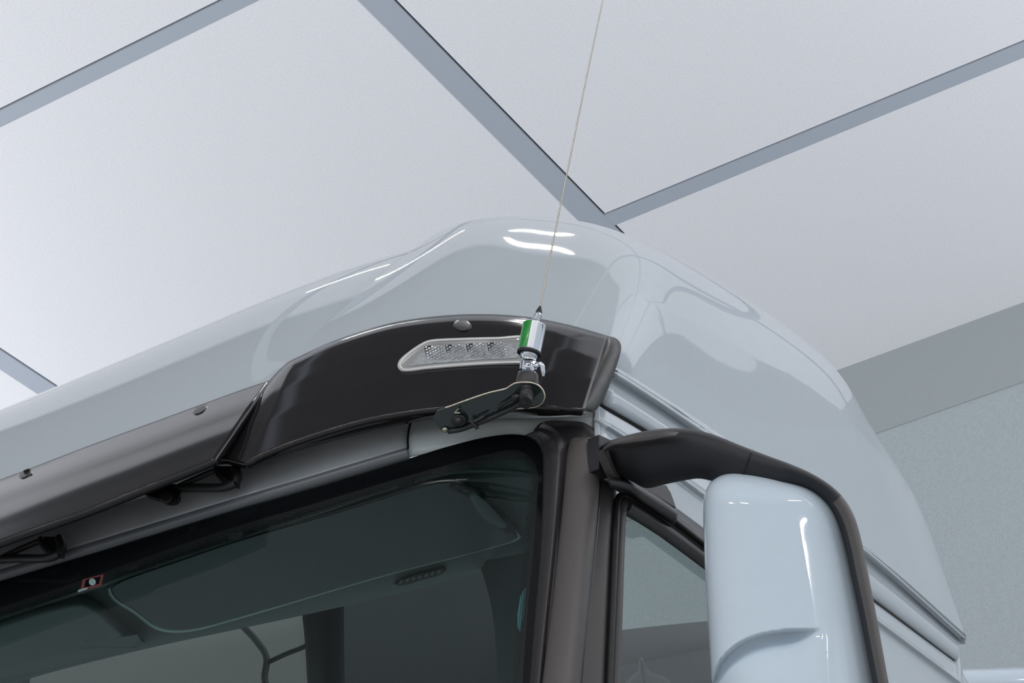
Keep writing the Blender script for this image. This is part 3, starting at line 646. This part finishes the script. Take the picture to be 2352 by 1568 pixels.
# ------------------------------------------------------------------ antenna on its bracket
da = pd(front, 1110, 940)-.16
ant = root('antenna', tuple(at(1215, 905, da)), 'chrome whip antenna with green and white coil on a dark bracket below the visor', 'antenna')
pn = nrm((0, -.62, -.78)); p0 = at(1215, 905, da)
def apl(x, y, off=0):
    r = ray(x, y); t = (p0-CP+pn*off).dot(pn)/r.dot(pn); return CP+r*t
po = [(995, 963), (996, 955), (1003, 944), (1030, 934), (1122, 902), (1163, 892), (1172, 886), (1184, 880), (1204, 877.5), (1222, 879), (1238, 886), (1248, 898), (1251, 912), (1246, 924), (1236, 932), (1217, 936), (1180, 940), (1165, 948), (1130, 962), (1092, 978), (1060, 988), (1030, 993), (1014, 989), (1004, 977)]
bk = plate(po, apl, .004, dirv=-pn).build('bracket', M['dark_plate'], ant, smooth=False)
lp = cr(po, 160, closed=True)
tube([apl(*p, .001) for p in lp[12:105]], .0013, n=120, k=8).build('bracket_rim', M['edge'], bk)
DK = .00024
def ax(x, y): return at(x, y, da+.01+(905-y)*DK)
A0, A1 = ax(1213, 895), ax(1222, 800)
axd = nrm(ax(1235, 735)-ax(1211, 880))
rp = lambda px: px*da/F
lathe(ax(1210, 893), ax(1213, 858), [(0, rp(30.5)), (.06, rp(30)), (.5, rp(26.5)), (.95, rp(24)), (1, rp(22))]).build('rubber_foot', M['trim'], ant)
lathe(apl(1211, 905), ax(1210, 893)*.0+apl(1211, 905)+axd*.02, [(0, rp(17)), (1, rp(17))]).build('lock_nut', M['trim'], ant)
lathe(apl(1211, 902, 0)-axd*.0, apl(1207, 925, .03), [(0, rp(17)), (.4, rp(17)), (.41, rp(15.5)), (1, rp(15.5))]).build('cable_socket', M['rubber'], ant)
lathe(ax(1212, 864), ax(1214, 846), [(0, rp(22)), (.1, rp(23)), (.35, rp(23)), (.4, rp(19)), (1, rp(18.5))]).build('collar', M['chrome'], ant)
lathe(ax(1213, 850), ax(1216, 806), [(0, rp(20.5)), (.4, rp(20.5)), (.45, rp(17)), (.6, rp(18)), (.65, rp(20)), (.95, rp(21)), (1, rp(20))]).build('hinge_body', M['chrome'], ant)
# wedge-cut hinge faces
plate([(1199, 846), (1201, 826), (1228, 846), (1226, 850)], lambda x, y: ax(x, y)-FW*.0125, .004).build('hinge_cheek', M['steel'] if False else M['chrome'], ant, smooth=False)
c = ax(1233, 838)-FW*.004
disc(1233, 838, lambda x, y: ax(x, y)-FW*.006, 6.5, 6.5, .004, 'pivot_bolt', M['chrome'], ant)
lv = [ax(1230, 840)-FW*.008, ax(1238, 834)-FW*.010, ax(1244, 838)-FW*.011, ax(1247, 852)-FW*.011, ax(1247, 864)-FW*.010]
tube(lv, [.0018, .0032, .0038, .0034, .0020], n=24).build('clamp_lever', M['chrome'], ant)
# coil: chrome core, green and white wrap
ca, cb = ax(1215, 812), ax(1228, 744); R0 = rp(27.5)
coil = lathe(ca, cb, [(0, R0*.8), (.0, R0), (.04, R0), (.96, R0), (.985, R0*.97), (1, R0*.88), (1.0, R0*.3)], k=60).build('coil', M['chrome'], ant)
def wrap(a0, a1, m, nm):
    R_ = R0*1.012; lathe(ca, cb, [(.10, R_), (.95, R_), (.982, R_*.98), (1.004, R_*.88)], k=24, ang=(a0, a1)).build(nm, m, coil)
wrap(math.pi*1.0+1.95, math.pi*1.0+.05+3.1415*.88+.0, M['green'], 'green_wrap') if False else None
# find which angles face the viewer: u is sideways, w depth axis
tt = nrm(cb-ca); uu = nrm(np.cross(tt, FW)); ww = np.cross(tt, uu)
def angof(sx):      # sx in -1..1 across the visible face from left to right
    best = None
    for q in np.linspace(0, 2*math.pi, 721):
        v = math.cos(q)*uu+math.sin(q)*ww
        if v.dot(FW) > 0.02: continue
        e = abs(v.dot(RT)-sx)
        if best is None or e < best[0]: best = (e, q)
    return best[1]
aL, aG, aW, aE = angof(-1), angof(-.22), angof(.32), angof(.6)
def arc(a, b, ext=0):
    d = (b-a+math.pi) % (2*math.pi)-math.pi; return (a-ext*math.copysign(1, d), a+d)
wrap(*arc(aL, aG, .8), M['green'], 'green_wrap'); wrap(*arc(aG, aW), M['white'], 'white_wrap')
lathe(ca, cb, [(-.03, R0*.9), (-.02, R0*1.03), (.07, R0*1.03), (.08, R0*.99)], k=60).build('coil_ring', M['rubber'], coil)
# spring-like tapered neck, black tip, whip
pr = [(0, rp(12))]
for i in range(5):
    f0 = i/6; r = rp(12-4*f0); pr += [(f0+.02, r*.82), (f0+.06, r*1.02), (f0+.11, r*1.02), (f0+.15, r*.82)]
pr += [(.86, rp(7.5)), (1, rp(7))]
lathe(ax(1228, 746), ax(1238, 716), pr, k=30).build('ribbed_neck', M['chrome'], ant)
lathe(ax(1237.5, 718), ax(1241, 703), [(0, rp(8)), (.15, rp(7.6)), (.75, rp(4)), (1, rp(2.4))]).build('whip_boot', M['rubber'], ant)
wh = [ax(1241, 705), ax(1258, 617), ax(1302, 400), ax(1345, 190), ax(1386, -5), ax(1425, -200)]
tube(wh, [.0016, .0014, .0012, .0010, .0008], n=30, k=10).build('whip', M['steel'], ant)
# cable, ties and bolts under the plate
def ap(x, y, o=.008): return apl(x, y, o)
cb1 = tube([ap(1205, 922, .03), ap(1195, 928, .022), ap(1177, 938, .012), ap(1150, 950), ap(1115, 966), ap(1090, 975), ap(1060, 986, .006), ap(1030, 991, .004)], .0036, n=50, k=10).build('cable', M['rubber'], ant)
tube([ap(1180, 914, .014), ap(1165, 922), ap(1150, 932), ap(1140, 944)], .002, n=30, k=8).build('cable', M['rubber'], ant)
disc(1186, 913, lambda x, y: ap(x, y, .003), 12, 9, .012, 'grommet', M['rubber'], ant)
disc(1054, 966, lambda x, y: ap(x, y, .002), 18, 14, .004, 'washer', M['rubber'], ant, rot=.1)
disc(1053, 966, lambda x, y: ap(x, y, .007), 8, 7, .006, 'bolt', M['trim'], ant)
disc(1022, 987, lambda x, y: ap(x, y, .003), 7, 6, .005, 'nut', M['steel'], ant)
tube([ap(1080, 965), ap(1092, 978, .012), ap(1097, 984, .012)], .003, n=10, k=8).build('cable_tie', M['rubber'], ant)
tube([ap(1088, 968, .012), ap(1112, 956, .012)], .002, k=8).build('cable_tie', M['trim'], ant)
tube([ap(1171, 934, .004), ap(1177, 944, .014), ap(1183, 942, .012)], .0011, n=10, k=6).build('cable_tie', M['satin_black'], ant)
g = tube([ap(1046, 946, .004), ap(1054, 938, .006)], .0016, k=6); tube([ap(1045, 948, .004), ap(1057, 948, .006)], .0016, g=g, k=6)
g.build('split_pin', M['steel'], ant)

# ------------------------------------------------------------------ white vehicle behind the cab
def yq(x, y, off=0): return onp(x, y, Y=5.6+off)
vb_ = [([(2150, 1546), (2230, 1541), (2352, 1533), (2500, 1524)], .30), ([(2150, 1537), (2230, 1535.5), (2352, 1532), (2500, 1523)], .10), ([(2150, 1545), (2230, 1545), (2352, 1542), (2500, 1532)], .02), ([(2150, 1565), (2230, 1565), (2352, 1562), (2500, 1555)], .0), ([(2150, 1900), (2230, 1900), (2352, 1900), (2500, 1900)], .0)]
o = patch(vb_, yq, 30, 30).build('parked_vehicle', M['blue_white'], solid=.02)
tag(o, 'white vehicle body edge low behind the rear of the truck cab', 'vehicle')
